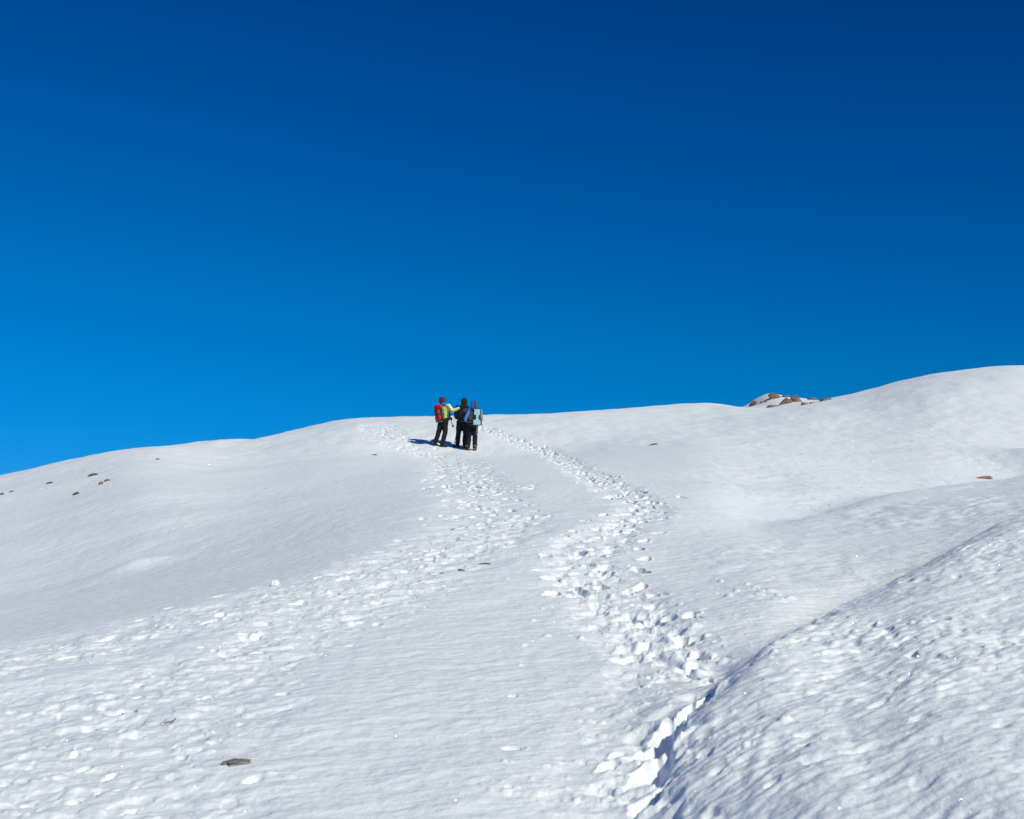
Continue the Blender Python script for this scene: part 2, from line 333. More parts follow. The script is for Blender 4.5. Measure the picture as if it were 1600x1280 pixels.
# ---------------------------------------------------------------- materials
def new_mat(name):
    m = bpy.data.materials.new(name); m.use_nodes = True
    nt = m.node_tree; return m, nt.nodes, nt.links, nt.nodes['Principled BSDF']
def snow_mat():
    m, n, l, b = new_mat("snow")
    tc = n.new('ShaderNodeTexCoord')
    b.inputs['Base Color'].default_value = (.85, .89, .93, 1); b.inputs['Roughness'].default_value = .62
    b.inputs['Specular IOR Level'].default_value = .25
    no = n.new('ShaderNodeTexNoise'); no.inputs['Scale'].default_value = 42; no.inputs['Detail'].default_value = 5; no.inputs['Roughness'].default_value = .62
    no2 = n.new('ShaderNodeTexNoise'); no2.inputs['Scale'].default_value = 9; no2.inputs['Detail'].default_value = 4
    l.new(tc.outputs['Object'], no.inputs[0]); l.new(tc.outputs['Object'], no2.inputs[0])
    b1 = n.new('ShaderNodeBump'); b1.inputs['Strength'].default_value = .55; b1.inputs['Distance'].default_value = .006
    b2 = n.new('ShaderNodeBump'); b2.inputs['Strength'].default_value = .6; b2.inputs['Distance'].default_value = .035
    l.new(no.outputs[0], b1.inputs['Height']); l.new(no2.outputs[0], b2.inputs['Height'])
    l.new(b2.outputs[0], b1.inputs['Normal']); l.new(b1.outputs[0], b.inputs['Normal'])
    # ice crystals: tiny facets, each turned its own way, that glint in the sun
    vo = n.new('ShaderNodeTexVoronoi'); vo.inputs['Scale'].default_value = 160
    l.new(tc.outputs['Object'], vo.inputs['Vector'])
    vm = n.new('ShaderNodeVectorMath'); vm.operation = 'MULTIPLY_ADD'
    l.new(vo.outputs['Color'], vm.inputs[0]); vm.inputs[1].default_value = (1.7, 1.7, 1.0); vm.inputs[2].default_value = (-.85, -.85, .1)
    nm = n.new('ShaderNodeVectorMath'); nm.operation = 'NORMALIZE'; l.new(vm.outputs[0], nm.inputs[0])
    gl = n.new('ShaderNodeBsdfAnisotropic'); gl.inputs['Roughness'].default_value = .12; l.new(nm.outputs[0], gl.inputs['Normal'])
    gl.inputs['Color'].default_value = (1, 1, 1, 1)
    lt = n.new('ShaderNodeMath'); lt.operation = 'LESS_THAN'; l.new(vo.outputs['Distance'], lt.inputs[0]); lt.inputs[1].default_value = .30
    mu = n.new('ShaderNodeMath'); mu.operation = 'MULTIPLY'; l.new(lt.outputs[0], mu.inputs[0]); mu.inputs[1].default_value = .05
    mx = n.new('ShaderNodeMixShader'); l.new(mu.outputs[0], mx.inputs[0]); l.new(b.outputs[0], mx.inputs[1]); l.new(gl.outputs[0], mx.inputs[2])
    l.new(mx.outputs[0], n['Material Output'].inputs['Surface'])
    return m
M_SNOW = snow_mat()
def rock_mat(name, c0, c1, c2):
    m, n, l, b = new_mat(name)
    tc = n.new('ShaderNodeTexCoord')
    no = n.new('ShaderNodeTexNoise'); no.inputs['Scale'].default_value = 3.2; no.inputs['Detail'].default_value = 8; no.inputs['Roughness'].default_value = .7
    l.new(tc.outputs['Object'], no.inputs[0])
    cr = n.new('ShaderNodeValToRGB'); e = cr.color_ramp.elements
    e[0].position = .3; e[0].color = (*c0, 1); e[1].position = .72; e[1].color = (*c2, 1); k = e.new(.5); k.color = (*c1, 1)
    l.new(no.outputs[0], cr.inputs[0]); l.new(cr.outputs[0], b.inputs['Base Color'])
    b.inputs['Roughness'].default_value = .9
    no2 = n.new('ShaderNodeTexNoise'); no2.inputs['Scale'].default_value = 14; no2.inputs['Detail'].default_value = 6
    l.new(tc.outputs['Object'], no2.inputs[0])
    bp = n.new('ShaderNodeBump'); bp.inputs['Strength'].default_value = .9; bp.inputs['Distance'].default_value = .05
    l.new(no2.outputs[0], bp.inputs['Height']); l.new(bp.outputs[0], b.inputs['Normal'])
    return m
M_ROCK = rock_mat("brown_rock", (.07,.045,.03), (.20,.125,.08), (.32,.22,.15))
M_ROCKG = rock_mat("grey_brown_rock", (.06,.05,.045), (.17,.14,.115), (.30,.26,.22))
M_ROCKL = rock_mat("pale_grey_rock", (.12,.11,.10), (.25,.23,.21), (.40,.37,.34))
M_ROCKD = rock_mat("dark_rock", (.03,.026,.025), (.085,.07,.06), (.16,.13,.11))
def fabric(name, col, rough=.8, var=.25, scale=22, bump=.01):
    m, n, l, b = new_mat(name)
    tc = n.new('ShaderNodeTexCoord'); no = n.new('ShaderNodeTexNoise'); no.inputs['Scale'].default_value = scale; no.inputs['Detail'].default_value = 3
    l.new(tc.outputs['Object'], no.inputs[0])
    mx = n.new('ShaderNodeMix'); mx.data_type = 'RGBA'
    mx.inputs[6].default_value = (*[c*(1-var) for c in col], 1); mx.inputs[7].default_value = (*[min(1, c*(1+var)) for c in col], 1)
    l.new(no.outputs[0], mx.inputs[0]); l.new(mx.outputs[2], b.inputs['Base Color'])
    b.inputs['Roughness'].default_value = rough; b.inputs['Specular IOR Level'].default_value = .3
    bp = n.new('ShaderNodeBump'); bp.inputs['Strength'].default_value = .7; bp.inputs['Distance'].default_value = bump
    l.new(no.outputs[0], bp.inputs['Height']); l.new(bp.outputs[0], b.inputs['Normal'])
    return m
M = dict(
 lime=fabric('lime_shell', (.46,.55,.17)), white=fabric('white_shell', (.78,.78,.76)), black=fabric('black_cloth', (.008,.008,.009)),
 blackp=fabric('black_quilting', (.012,.017,.030), .55), navy=fabric('charcoal_trousers', (.006,.007,.010)), maroon=fabric('maroon_knit', (.095,.022,.042), .95),
 blue=fabric('blue_cloth', (.005,.16,.66)), grey=fabric('grey_cloth', (.20,.22,.23)), dgrey=fabric('dark_grey_cloth', (.05,.052,.058)),
 red=fabric('red_nylon', (.56,.015,.03), .6), green=fabric('green_cloth', (.06,.35,.07)), teal=fabric('pale_teal_nylon', (.30,.54,.57), .6),
 skin=fabric('skin', (.50,.29,.20), .55, .08), boot=fabric('brown_boot_leather', (.16,.10,.06), .7), bootb=fabric('black_boot', (.02,.02,.02), .6),
 rubber=fabric('black_rubber', (.015,.015,.015), .8), lens=fabric('tinted_lens', (.02,.02,.03), .12), yellow=fabric('yellow_gaiter', (.62,.60,.12)),
 metal=fabric('grey_metal', (.25,.25,.27), .35), carbon=fabric('dark_pole', (.03,.03,.035), .35), twig=fabric('twig_bark', (.09,.03,.02)),
)
# ---------------------------------------------------------------- object helpers
def link(o): sc.collection.objects.link(o); return o
def tag(o, label, cat, group=None, kind=None):
    if label: o['label'] = label
    if cat: o['category'] = cat
    if group: o['group'] = group
    if kind: o['kind'] = kind
    return o
snow = link(bpy.data.objects.new("snow_slope", mesh_from_grid("snow_slope", X, Y, Z)))
snow.data.materials.append(M_SNOW); snow['kind'] = 'structure'
def gz(x, y):
    """height of the finished snow surface"""
    r = int(np.clip(np.searchsorted(ys, y)-1, 0, len(ys)-2)); t = (y-ys[r])/(ys[r+1]-ys[r]); out = []
    for k in (r, r+1): out.append(np.interp(x, X[k], Z[k]))
    return float(out[0]*(1-t)+out[1]*t)
# ---------------------------------------------------------------- modelling helpers
def V(*a): return Vector(a)
def ring_sweep(bm, pts, rads, side=None, seg=14):
    """closed tapered tube with round ends; rads: r or (across side, across other)"""
    pts = [Vector(p) for p in pts]; rads = [(r, r) if not isinstance(r, tuple) else r for r in rads]
    P2, R2 = [], []
    t0 = (pts[1]-pts[0]).normalized(); t1 = (pts[-1]-pts[-2]).normalized()
    for a in (80, 55, 28): P2.append(pts[0]-t0*min(rads[0])*math.sin(rad(a))); R2.append(tuple(q*math.cos(rad(a)) for q in rads[0]))
    # smooth the middle with extra stations
    n = len(pts)
    for i in range(n-1):
        p0, p1, p2, p3 = pts[max(i-1, 0)], pts[i], pts[i+1], pts[min(i+2, n-1)]
        for k in range(4):
            t = k/4
            P2.append(.5*((2*p1)+(p2-p0)*t+(2*p0-5*p1+4*p2-p3)*t*t+(3*p1-p0-3*p2+p3)*t**3))
            e = t*t*(3-2*t); R2.append(tuple(rads[i][j]*(1-e)+rads[i+1][j]*e for j in (0, 1)))
    P2.append(pts[-1]); R2.append(rads[-1])
    for a in (28, 55, 80): P2.append(pts[-1]+t1*min(rads[-1])*math.sin(rad(a))); R2.append(tuple(q*math.cos(rad(a)) for q in rads[-1]))
    rings = []; ref = Vector(side) if side is not None else None; last = None
    for i, p in enumerate(P2):
        t = (P2[min(i+1, len(P2)-1)]-P2[max(i-1, 0)]).normalized()
        if ref is None:
            a = last if last is not None else (V(1,0,0) if abs(t.x) < .8 else V(0,1,0))
        else: a = ref
        a = (a-t*a.dot(t)).normalized(); last = a; b = t.cross(a)
        rings.append([bm.verts.new(p+a*math.cos(2*math.pi*k/seg)*R2[i][0]+b*math.sin(2*math.pi*k/seg)*R2[i][1]) for k in range(seg)])
    for r0, r1 in zip(rings, rings[1:]):
        for k in range(seg): bm.faces.new((r0[k], r0[(k+1) % seg], r1[(k+1) % seg], r1[k]))
    bm.faces.new(rings[0][::-1]); bm.faces.new(rings[-1])
def ball(bm, c, r, basis=None, seg=16):
    m = Matrix.LocRotScale(Vector(c), basis.to_quaternion() if basis is not None else None, Vector(r) if hasattr(r, '__len__') else Vector((r, r, r)))
    bmesh.ops.create_uvsphere(bm, u_segments=seg, v_segments=seg//2+2, radius=1, matrix=m)
def rbox(bm, c, size, basis=None, bev=.03, taper=0, seg=3):
    t = bmesh.new(); bmesh.ops.create_cube(t, size=1)
    for v in t.verts:
        k = 1-taper*(v.co.z+.5)
        v.co = V(v.co.x*size[0]*k, v.co.y*size[1]*k, v.co.z*size[2])
    bmesh.ops.bevel(t, geom=t.edges[:], offset=min(bev, min(size)*.45), segments=seg, profile=.6, affect='EDGES')
    m = Matrix.LocRotScale(Vector(c), basis.to_quaternion() if basis is not None else None, None)
    t.transform(m); me = bpy.data.meshes.new('t'); t.to_mesh(me); t.free(); bm.from_mesh(me); bpy.data.meshes.remove(me)
def remeshed(bm, voxel, smooth=4):
    bmesh.ops.recalc_face_normals(bm, faces=bm.faces[:])
    me = bpy.data.meshes.new('t'); bm.to_mesh(me); bm.free()
    o = link(bpy.data.objects.new('t', me))
    r = o.modifiers.new('r', 'REMESH'); r.mode = 'VOXEL'; r.voxel_size = voxel; r.use_smooth_shade = True
    s = o.modifiers.new('s', 'SMOOTH'); s.iterations = smooth; s.factor = .5
    dg = bpy.context.evaluated_depsgraph_get(); dg.update()
    out = bpy.data.meshes.new_from_object(o.evaluated_get(dg))
    bpy.data.objects.remove(o); bpy.data.meshes.remove(me)
    return out
def finish(name, me, mats, parent=None, loc=None, pick=None, wr=0, wrs=14, quilt=None):
    me.name = name
    for m in (mats if isinstance(mats, list) else [mats]): me.materials.append(m)
    nv = [v.normal.copy() for v in me.vertices]
    for v, n in zip(me.vertices, nv):
        d = 0
        if wr: d += wr*mnoise.noise(V(v.co.x*wrs, v.co.y*wrs, v.co.z*wrs*1.6))
        if quilt: d += quilt(v.co)
        if d: v.co += n*d
    if pick:
        for p in me.polygons: p.material_index = pick(p.center, p.normal)
    for p in me.polygons: p.use_smooth = True
    me.update()
    o = link(bpy.data.objects.new(name, me))
    if parent: o.parent = parent
    if loc is not None: o.location = loc
    return o
def from_bm(name, bm, mats, parent=None, loc=None, pick=None):
    bmesh.ops.recalc_face_normals(bm, faces=bm.faces[:])
    me = bpy.data.meshes.new(name); bm.to_mesh(me); bm.free()
    return finish(name, me, mats, parent, loc, pick)
def tube(bm, pts, r, seg=6):
    ring_sweep(bm, pts, [r]*len(pts), seg=seg)

def glove_mesh(wrist, tip_dir, palm_n, curl=.5, right=True):
    """mitten-free glove: palm, four fingers, thumb leaving the side of the palm"""
    d = Vector(tip_dir).normalized(); n = Vector(palm_n); n = (n-d*n.dot(d)).normalized(); s = d.cross(n)*(1 if right else -1)
    w = Vector(wrist); bm = bmesh.new()
    ring_sweep(bm, [w-d*.05, w+d*.02, w+d*.075], [(.030, .026), (.040, .024), (.044, .020)], side=s)
    for i, (off, ln) in enumerate(((-.032, .066), (-.011, .078), (.011, .074), (.031, .058))):
        b = w+d*.078+s*off; k = curl*1.1
        p1 = b+(d*math.cos(k*.5)+n*math.sin(k*.5))*ln*.42
        p2 = p1+(d*math.cos(k*1.1)+n*math.sin(k*1.1))*ln*.32
        p3 = p2+(d*math.cos(k*1.7)+n*math.sin(k*1.7))*ln*.26
        ring_sweep(bm, [b-d*.02, p1, p2, p3], [.0105, .0100, .0092, .0082], seg=8)
    b = w+d*.022-s*.034
    ring_sweep(bm, [b, b-s*.024+d*.022+n*.012, b-s*.030+d*.050+n*.022], [.0125, .0112, .0095], seg=8)
    return remeshed(bm, .0045, 1)

def make_person(label, base, fdir, J, cloth, group):
    """J: joints (x right, y away, z up) relative to base; fdir: facing (x, y)"""
    f = V(fdir[0], fdir[1], 0).normalized(); s = V(f.y, -f.x, 0)        # s = the person's right
    up = V(0, 0, 1); B = Matrix((s, f, up)).transposed()
    hd = J['head']; hf = V(*J.get('look', fdir), 0).normalized(); hs = V(hf.y, -hf.x, 0); HB = Matrix((hs, hf, up)).transposed()
    # -- body: one continuous surface
    bm = bmesh.new()
    ball(bm, hd+up*.018-hf*.008, (.074, .092, .098), HB); ball(bm, hd-up*.052+hf*.028, (.054, .060, .062), HB)
    ball(bm, hd+hf*.092-up*.018, (.013, .020, .024), HB)
    ball(bm, hd+hf*.084-up*.060, (.024, .012, .009), HB)
    for q in (-1, 1):
        ball(bm, hd+hs*.076*q-up*.012-hf*.012, (.010, .020, .032), HB)
        ball(bm, hd+hf*.083+hs*.032*q+up*.004, (.014, .008, .009), HB)
    ring_sweep(bm, [J['neck']-up*.04, hd-up*.06-hf*.015], [.052, .050])
    ring_sweep(bm, [J['pelvis'], (J['pelvis']+J['chest'])/2, J['chest'], J['neck']-up*.03], [(.15, .10), (.135, .095), (.165, .10), (.06, .055)], side=s)
    for q in 'lr':
        ring_sweep(bm, [J['sh_'+q], J['el_'+q], J['wr_'+q]], [.050, .038, .026])
        ring_sweep(bm, [J['hip_'+q], J['kn_'+q], J['an_'+q]], [.078, .052, .036])
        d = J['toe_'+q]-J['an_'+q]; ring_sweep(bm, [J['an_'+q]-up*.035, J['an_'+q]+d*.55-up*.02], [.036, .03])
    body = finish('person', remeshed(bm, .010, 2), M['skin'], loc=base)
    tag(body, label, 'person', group)
    for q in (-1, 1):
        bm = bmesh.new(); ball(bm, hd+hf*.0895+hs*.032*q+up*.004, (.009, .004, .006), HB, 8); from_bm('eye', bm, M['lens'], body)
    # -- trousers
    bm = bmesh.new()
    ring_sweep(bm, [J['pelvis']-up*.05, J['pelvis']+up*.04, J['pelvis']+up*.14], [(.150, .115), (.172, .128), (.160, .118)], side=s)
    for q in 'lr':
        k = (J['an_'+q]-J['kn_'+q])
        ring_sweep(bm, [J['hip_'+q]+up*.03, J['hip_'+q].lerp(J['kn_'+q], .5), J['kn_'+q], J['kn_'+q]+k*.5, J['an_'+q]+up*.0],
                   [.112, .100, .080, .079, .070])
    tro = finish('trousers', remeshed(bm, .012, 3), cloth['trousers'], body, wr=.016, wrs=9, pick=cloth.get('trouser_pick'))
    # -- boots with soles
    for q in 'lr':
        a, t = J['an_'+q], J['toe_'+q]; d = (t-a); d.z = 0; d.normalize(); sd = V(d.y, -d.x, 0)
        sole_z = min(a.z, t.z+.06)-.095
        BB = Matrix((sd, d, up)).transposed()
        bm = bmesh.new(); g = V(a.x, a.y, sole_z)
        ring_sweep(bm, [a+up*.09, a+up*.02, g+up*.06-d*.01], [.060, .058, .056])
        ring_sweep(bm, [g+up*.055-d*.045, g+up*.055+d*.06, g+up*.043+d*.16], [(.045, .050), (.048, .046), (.040, .033)], side=sd)
        bt = finish('boot', remeshed(bm, .009, 2), cloth['boot'], body)
        bm = bmesh.new(); rbox(bm, g+d*.055+up*.008, (.098, .295, .032), BB, .03)
        from_bm('sole', bm, M['rubber'], bt)
        bm = bmesh.new(); ring_sweep(bm, [a+up*.10, a+up*.04], [.069, .066]); from_bm('gaiter' if cloth.get('gaiter') else 'boot_cuff', bm, cloth.get('gaiter', cloth['boot']), bt)
    # -- jacket
    bm = bmesh.new(); pel, ch, nk = J['pelvis'], J['chest'], J['neck']; pf = cloth.get('puff', 1.0)
    ring_sweep(bm, [pel+up*.00, pel.lerp(ch, .3), pel.lerp(ch, .7), ch+up*.02, nk-up*.02],
               [(.182*pf, .138*pf), (.172*pf, .132*pf), (.188*pf, .142*pf), (.196*pf, .135*pf), (.085, .080)], side=s)
    for q in 'lr':
        ring_sweep(bm, [ch.lerp(J['sh_'+q], .55)+up*.02, J['sh_'+q], J['sh_'+q].lerp(J['el_'+q], .5), J['el_'+q], J['el_'+q].lerp(J['wr_'+q], .5), J['wr_'+q]],
                   [.090*pf, .082*pf, .074*pf, .066*pf, .060*pf, .046*pf])
    ring_sweep(bm, [nk-up*.05, nk+up*.045], [.082, .075])
    jm = remeshed(bm, .0115, 3)
    for v in jm.vertices:
        if v.co.z < pel.z-.035 and (v.co-pel).length < .3: v.co.z = pel.z-.035
    jk = finish('jacket', jm, cloth['jacket'], body, pick=cloth.get('jacket_pick'), wr=cloth.get('wr', .012), wrs=11, quilt=cloth.get('quilt'))
    if cloth.get('hood_down'):
        bm = bmesh.new(); c = nk-hf*.085+up*.01
        ring_sweep(bm, [c-hs*.10+hf*.06, c-hs*.06-hf*.02-up*.02, c-hf*.045-up*.04, c+hs*.06-hf*.02-up*.02, c+hs*.10+hf*.06], [.035, .05, .06, .05, .035])
        finish('hood', remeshed(bm, .010, 3), cloth['hood_down'], jk, wr=.01)
    bm = bmesh.new(); ring_sweep(bm, [pel+up*.01, pel-up*.02], [(.186*pf, .142*pf), (.182*pf, .138*pf)], side=s, seg=24)
    for v in bm.verts: v.co.z = min(max(v.co.z, pel.z-.042), pel.z+.02)
    from_bm('hem', bm, cloth['hem'], jk)
    # -- gloves
    for q in 'lr':
        d = (J['wr_'+q]-J['el_'+q]).normalized()*.7+Vector(J.get('hand_'+q, (0, 0, 0)))
        o = finish('glove', glove_mesh(J['wr_'+q], d, J.get('palm_'+q, (0, 0, -1)), J.get('curl', .6), q == 'r'), cloth['glove'], body)
    # -- hat
    bm = bmesh.new()
    if cloth['hat_kind'] == 'hood':
        ball(bm, hd+up*.03-hf*.016, (.101, .112, .118), HB); ring_sweep(bm, [nk+up*.0-hf*.02, hd-up*.06-hf*.03, hd-hf*.02], [(.105), (.098), (.098)])
        t = remeshed(bm, .009, 3)
    else:
        ball(bm, hd+up*.036-hf*.014, (.108, .122, .108), HB); t = remeshed(bm, .009, 2)
        for v in t.vertices:
            if v.co.z < hd.z-.012: v.co.z = hd.z-.012
    hat = finish(cloth['hat_kind'], t, cloth['hat'], body, pick=cloth.get('hat_pick'), wr=.006, wrs=16)
    if cloth['hat_kind'] != 'hood':
        bm = bmesh.new(); ring_sweep(bm, [hd+up*.018-hf*.010, hd-up*.018-hf*.010], [(.106, .119), (.107, .120)], side=hs); from_bm('brim_band', bm, cloth['hat_band'], hat)
    if cloth.get('scarf'):
        bm = bmesh.new(); ring_sweep(bm, [nk+up*.01, hd-up*.055+hf*.0], [(.098, .098), (.094, .104)], side=hs)
        finish('neck_gaiter', remeshed(bm, .010, 2), cloth['scarf'], body, wr=.012, wrs=20)
    bm = bmesh.new(); gx = hd+up*.005
    ring_sweep(bm, [gx+hs*.082-hf*.01, gx+hs*.062+hf*.066, gx+hf*.096, gx-hs*.062+hf*.066, gx-hs*.082-hf*.01], [(.022, .008), (.026, .010), (.024, .010), (.026, .010), (.022, .008)], side=up, seg=8)
    from_bm('sunglasses', bm, M['lens'], body)
    return body, s, f

G_H = 'hikers standing together on the snow'
KS = .00212
def foot_pts(base, dct, ax, ay, dirx, diry, q):
    """ankle and toe on the real snow"""
    zx = gz(base.x+ax, base.y+ay)-base.z
    d = Vector((dirx, diry, 0)).normalized()
    dct['an_'+q] = V(ax, ay, zx+.070); t = V(ax, ay, 0)+d*.17; t.z = zx+.012; dct['toe_'+q] = t
def base_at(px, py):
    x, y = unproject(px, py, 30); return V(x, y, gz(x, y))

# ------------------------------------------------ hiker with the lime jacket, turned to the right
bL = base_at(688, 698.5)
J = dict(pelvis=V(.085, .02, .86), chest=V(.115, .02, 1.21), neck=V(.085, .01, 1.385), head=V(.068, .015, 1.515), look=(.75, .66),
  sh_r=V(.245, -.08, 1.335), el_r=V(.405, -.20, 1.165), wr_r=V(.61, -.20, 1.25), sh_l=V(-.035, .12, 1.33), el_l=V(.05, .27, 1.08), wr_l=V(.27, .20, .98),
  hip_r=V(.155, -.04, .80), kn_r=V(.155, -.05, .43), hip_l=V(.03, .07, .80), kn_l=V(-.075, .06, .42), palm_r=(0, 1, -.3), palm_l=(-.6, -.5, 0), curl=.5)
foot_pts(bL, J, .055, -.06, .8, .3, 'r'); foot_pts(bL, J, -.18, .07, .55, .8, 'l')
def pickL(c, n):
    # arm: white stripe with a black edge along the top, lime below; dark side panel on the front
    if c.x > .25:
        if n.z > .42: return 1
        return 0
    if c.z < 1.32 and c.z > .86 and (c.x*.6+c.y*.8) > .135: return 2
    return 0
bodyL, sL, fL = make_person('person in lime jacket and maroon hat resting an arm on the middle hiker', bL, (.6, .8), J,
  dict(trousers=M['navy'], boot=M['bootb'], jacket=[M['lime'], M['white'], M['black']], jacket_pick=pickL, hem=M['lime'], glove=M['black'], hat_kind='hat', hat=M['maroon'],
       hat_band=M['maroon'], scarf=M['blue'], wr=.016), G_H)
JL = J
# ------------------------------------------------ hiker in the black quilted jacket, back to the camera
bM = base_at(721.5, 699.8)
J = dict(pelvis=V(.035, .0, .87), chest=V(.03, .0, 1.21), neck=V(.065, .01, 1.375), head=V(.078, .03, 1.51), look=(.25, .97),
  sh_r=V(.20, .0, 1.315), el_r=V(.255, .06, 1.03), wr_r=V(.13, .25, .98), sh_l=V(-.165, .0, 1.315), el_l=V(-.20, .06, 1.03), wr_l=V(-.07, .24, .97),
  hip_r=V(.115, .0, .80), kn_r=V(.11, .02, .43), hip_l=V(-.075, .0, .80), kn_l=V(-.115, .02, .43), palm_r=(0, -1, 0), palm_l=(0, -1, 0))
foot_pts(bM, J, .095, .02, .25, 1, 'r'); foot_pts(bM, J, -.145, .02, -.6, .8, 'l')
def quiltM(c):
    return -.010*max(0, abs(math.cos(c.z*math.pi/.062))-.55)*2 if .82 < c.z < 1.40 else 0
bodyM, sM, fM = make_person('person in black quilted jacket and black hood, middle of the three hikers', bM, (.1, 1), J,
  dict(trousers=M['navy'], boot=M['bootb'], gaiter=M['black'], jacket=[M['blackp']], puff=1.08, quilt=quiltM, wr=.006, hem=M['dgrey'], glove=M['black'], hat_kind='hat', hat=M['black'],
       hat_band=M['black'], hood_down=M['black'], scarf=M['black']), G_H)
for c in bodyM.children:
    if c.name.startswith('boot'):
        bm = bmesh.new(); vs_ = [v.co for v in c.data.vertices]; lo = min(v.z for v in vs_)
        cxm = sum((v for v in vs_), V(0,0,0))/len(vs_)
        ring_sweep(bm, [V(cxm.x, cxm.y-.05, lo+.018), V(cxm.x, cxm.y-.005, lo+.02)], [(.055, .016), (.057, .016)], side=(1, 0, 0)); from_bm('heel_strap', bm, M['yellow'], c)
JM = J
# ------------------------------------------------ hiker with the teal pack, nearest
bR = base_at(735, 704.6)
J = dict(pelvis=V(.075, .02, .86), chest=V(.145, .03, 1.22), neck=V(.115, .03, 1.385), head=V(.095, .045, 1.51), look=(-.2, .98),
  sh_r=V(.305, .03, 1.325), el_r=V(.335, .05, 1.03), wr_r=V(.30, .27, .93), sh_l=V(-.02, .03, 1.33), el_l=V(-.165, .03, 1.02), wr_l=V(-.06, .24, .95),
  hip_r=V(.13, .02, .80), kn_r=V(.145, .02, .42), hip_l=V(-.015, .02, .80), kn_l=V(-.05, .02, .42), palm_l=(0, -.3, -1), palm_r=(-1, 0, 0))
foot_pts(bR, J, .145, .0, .15, 1, 'r'); foot_pts(bR, J, -.09, -.01, -.75, .65, 'l')
def pickR(c, n):
    if c.z > 1.30: return 1
    if c.x < .04:                                   # near sleeve: blue outer band, grey inside
        t = (1.33-c.z)/.31; cxl = -.02-.145*t
        if c.x < cxl-.012: return 1
        return 0
    return 0
def hatR(c, n): return 1 if c.x > .105 else 0
bodyR, sR, fR = make_person('person in grey and blue jacket and hood, nearest of the three hikers', bR, (.12, 1), J,
  dict(trousers=M['navy'], boot=M['boot'], jacket=[M['grey'], M['blue']], jacket_pick=pickR, hem=M['black'], glove=M['black'], hat_kind='hood', hat=[M['blue'], M['dgrey']], hat_pick=hatR, wr=.014), G_H)
JR = J
# ------------------------------------------------ packs and poles (worn or held, things of their own)
def part(name, fn, mats, parent, pick=None, rem=None, wr=0):
    bm = bmesh.new(); fn(bm)
    if rem: return finish(name, remeshed(bm, rem, 2), mats, parent, wr=wr, wrs=18, pick=pick)
    return from_bm(name, bm, mats, parent, pick=pick)
def pack_frame(base, J, f, back, dz=0):
    f = Vector(f).normalized(); s = V(f.y, -f.x, 0); up = V(0, 0, 1)
    o = base+J['chest']-f*back+up*dz
    return o, Matrix((s, f, up)).transposed()
def Pk(Bm, *a): return Bm @ V(*a)
oL, BL = pack_frame(bL, JL, (.62, .78, 0), .155, -.30)
pk = link(bpy.data.objects.new('backpack', None)); pk.location = oL; pk.empty_display_size = .2
tag(pk, 'red and black hiking backpack with a rolled red lid worn by the hiker in lime', 'backpack', None); pk.rotation_euler = (0, rad(-7), 0)
part('main_bag', lambda b: (rbox(b, Pk(BL, 0, -.07, .16), (.27, .19, .40), BL, .07, .08), rbox(b, Pk(BL, 0, -.08, .0), (.25, .19, .16), BL, .06)), [M['dgrey'], M['black']], pk, lambda c, n: 1 if n.dot(Pk(BL, 0, -1, 0)) < .3 else 0, .012, .014)
lid = part('lid', lambda b: ring_sweep(b, [Pk(BL, -.12, -.09, .385), Pk(BL, 0, -.10, .40), Pk(BL, .12, -.09, .385)], [.066, .085, .066]), M['red'], pk, rem=.010, wr=.014)
part('buckle', lambda b: rbox(b, Pk(BL, 0, -.185, .38), (.03, .012, .05), BL, .004), M['black'], lid)
part('front_pocket', lambda b: rbox(b, Pk(BL, .01, -.165, .21), (.17, .07, .15), BL, .03), M['red'], pk, rem=.009, wr=.012)
part('lower_pocket', lambda b: rbox(b, Pk(BL, .03, -.165, .03), (.20, .09, .15), BL, .035), M['red'], pk, rem=.009, wr=.012)
part('side_pocket', lambda b: rbox(b, Pk(BL, -.145, -.07, .24), (.05, .11, .12), BL, .02), M['green'], pk)
part('side_pocket', lambda b: rbox(b, Pk(BL, .145, -.07, .10), (.045, .12, .20), BL, .02), M['dgrey'], pk)
part('sleeping_mat', lambda b: ring_sweep(b, [Pk(BL, -.13, -.07, -.085), Pk(BL, -.05, -.07, -.09)], [.036, .030]), M['green'], pk)
for q in (-1, 1):
    part('compression_strap', lambda b: tube(b, [Pk(BL, q*.05-.03, -.205, .30), Pk(BL, q*.03, -.212, .13), Pk(BL, q*.06, -.215, -.03)], .009), M['black'], pk)
    part('shoulder_strap', lambda b: ring_sweep(b, [Pk(BL, q*.09, -.02, .33), Pk(BL, q*.125, .06, .445), Pk(BL, q*.14, .20, .40), Pk(BL, q*.15, .30, .25), Pk(BL, q*.16, .28, .05), Pk(BL, q*.15, .08, -.02)],
         [(.026, .010)]*6, side=Pk(BL, 1, 0, 0), seg=8), M['black'], pk)
part('hip_belt', lambda b: ring_sweep(b, [Pk(BL, -.10, -.02, -.06), Pk(BL, -.19, .12, -.05), Pk(BL, -.12, .27, -.05), Pk(BL, 0, .305, -.05), Pk(BL, .12, .27, -.05), Pk(BL, .19, .12, -.05), Pk(BL, .10, -.02, -.06)],
         [(.012, .032)]*7, seg=8), M['black'], pk)
oR, BR = pack_frame(bR, JR, (-.06, 1, 0), .15, -.30)
pk = link(bpy.data.objects.new('backpack', None)); pk.location = oR; pk.empty_display_size = .2
tag(pk, 'pale teal backpack with black sides worn by the nearest hiker', 'backpack', None)
sx = .055
part('main_bag', lambda b: (rbox(b, Pk(BR, sx, -.07, .17), (.25, .17, .44), BR, .07, .05), rbox(b, Pk(BR, sx, -.07, -.03), (.26, .18, .20), BR, .06)), [M['dgrey'], M['black']], pk, lambda c, n: 1 if abs(n.dot(Pk(BR, 1, 0, 0))) > .5 else 0, .012, .012)
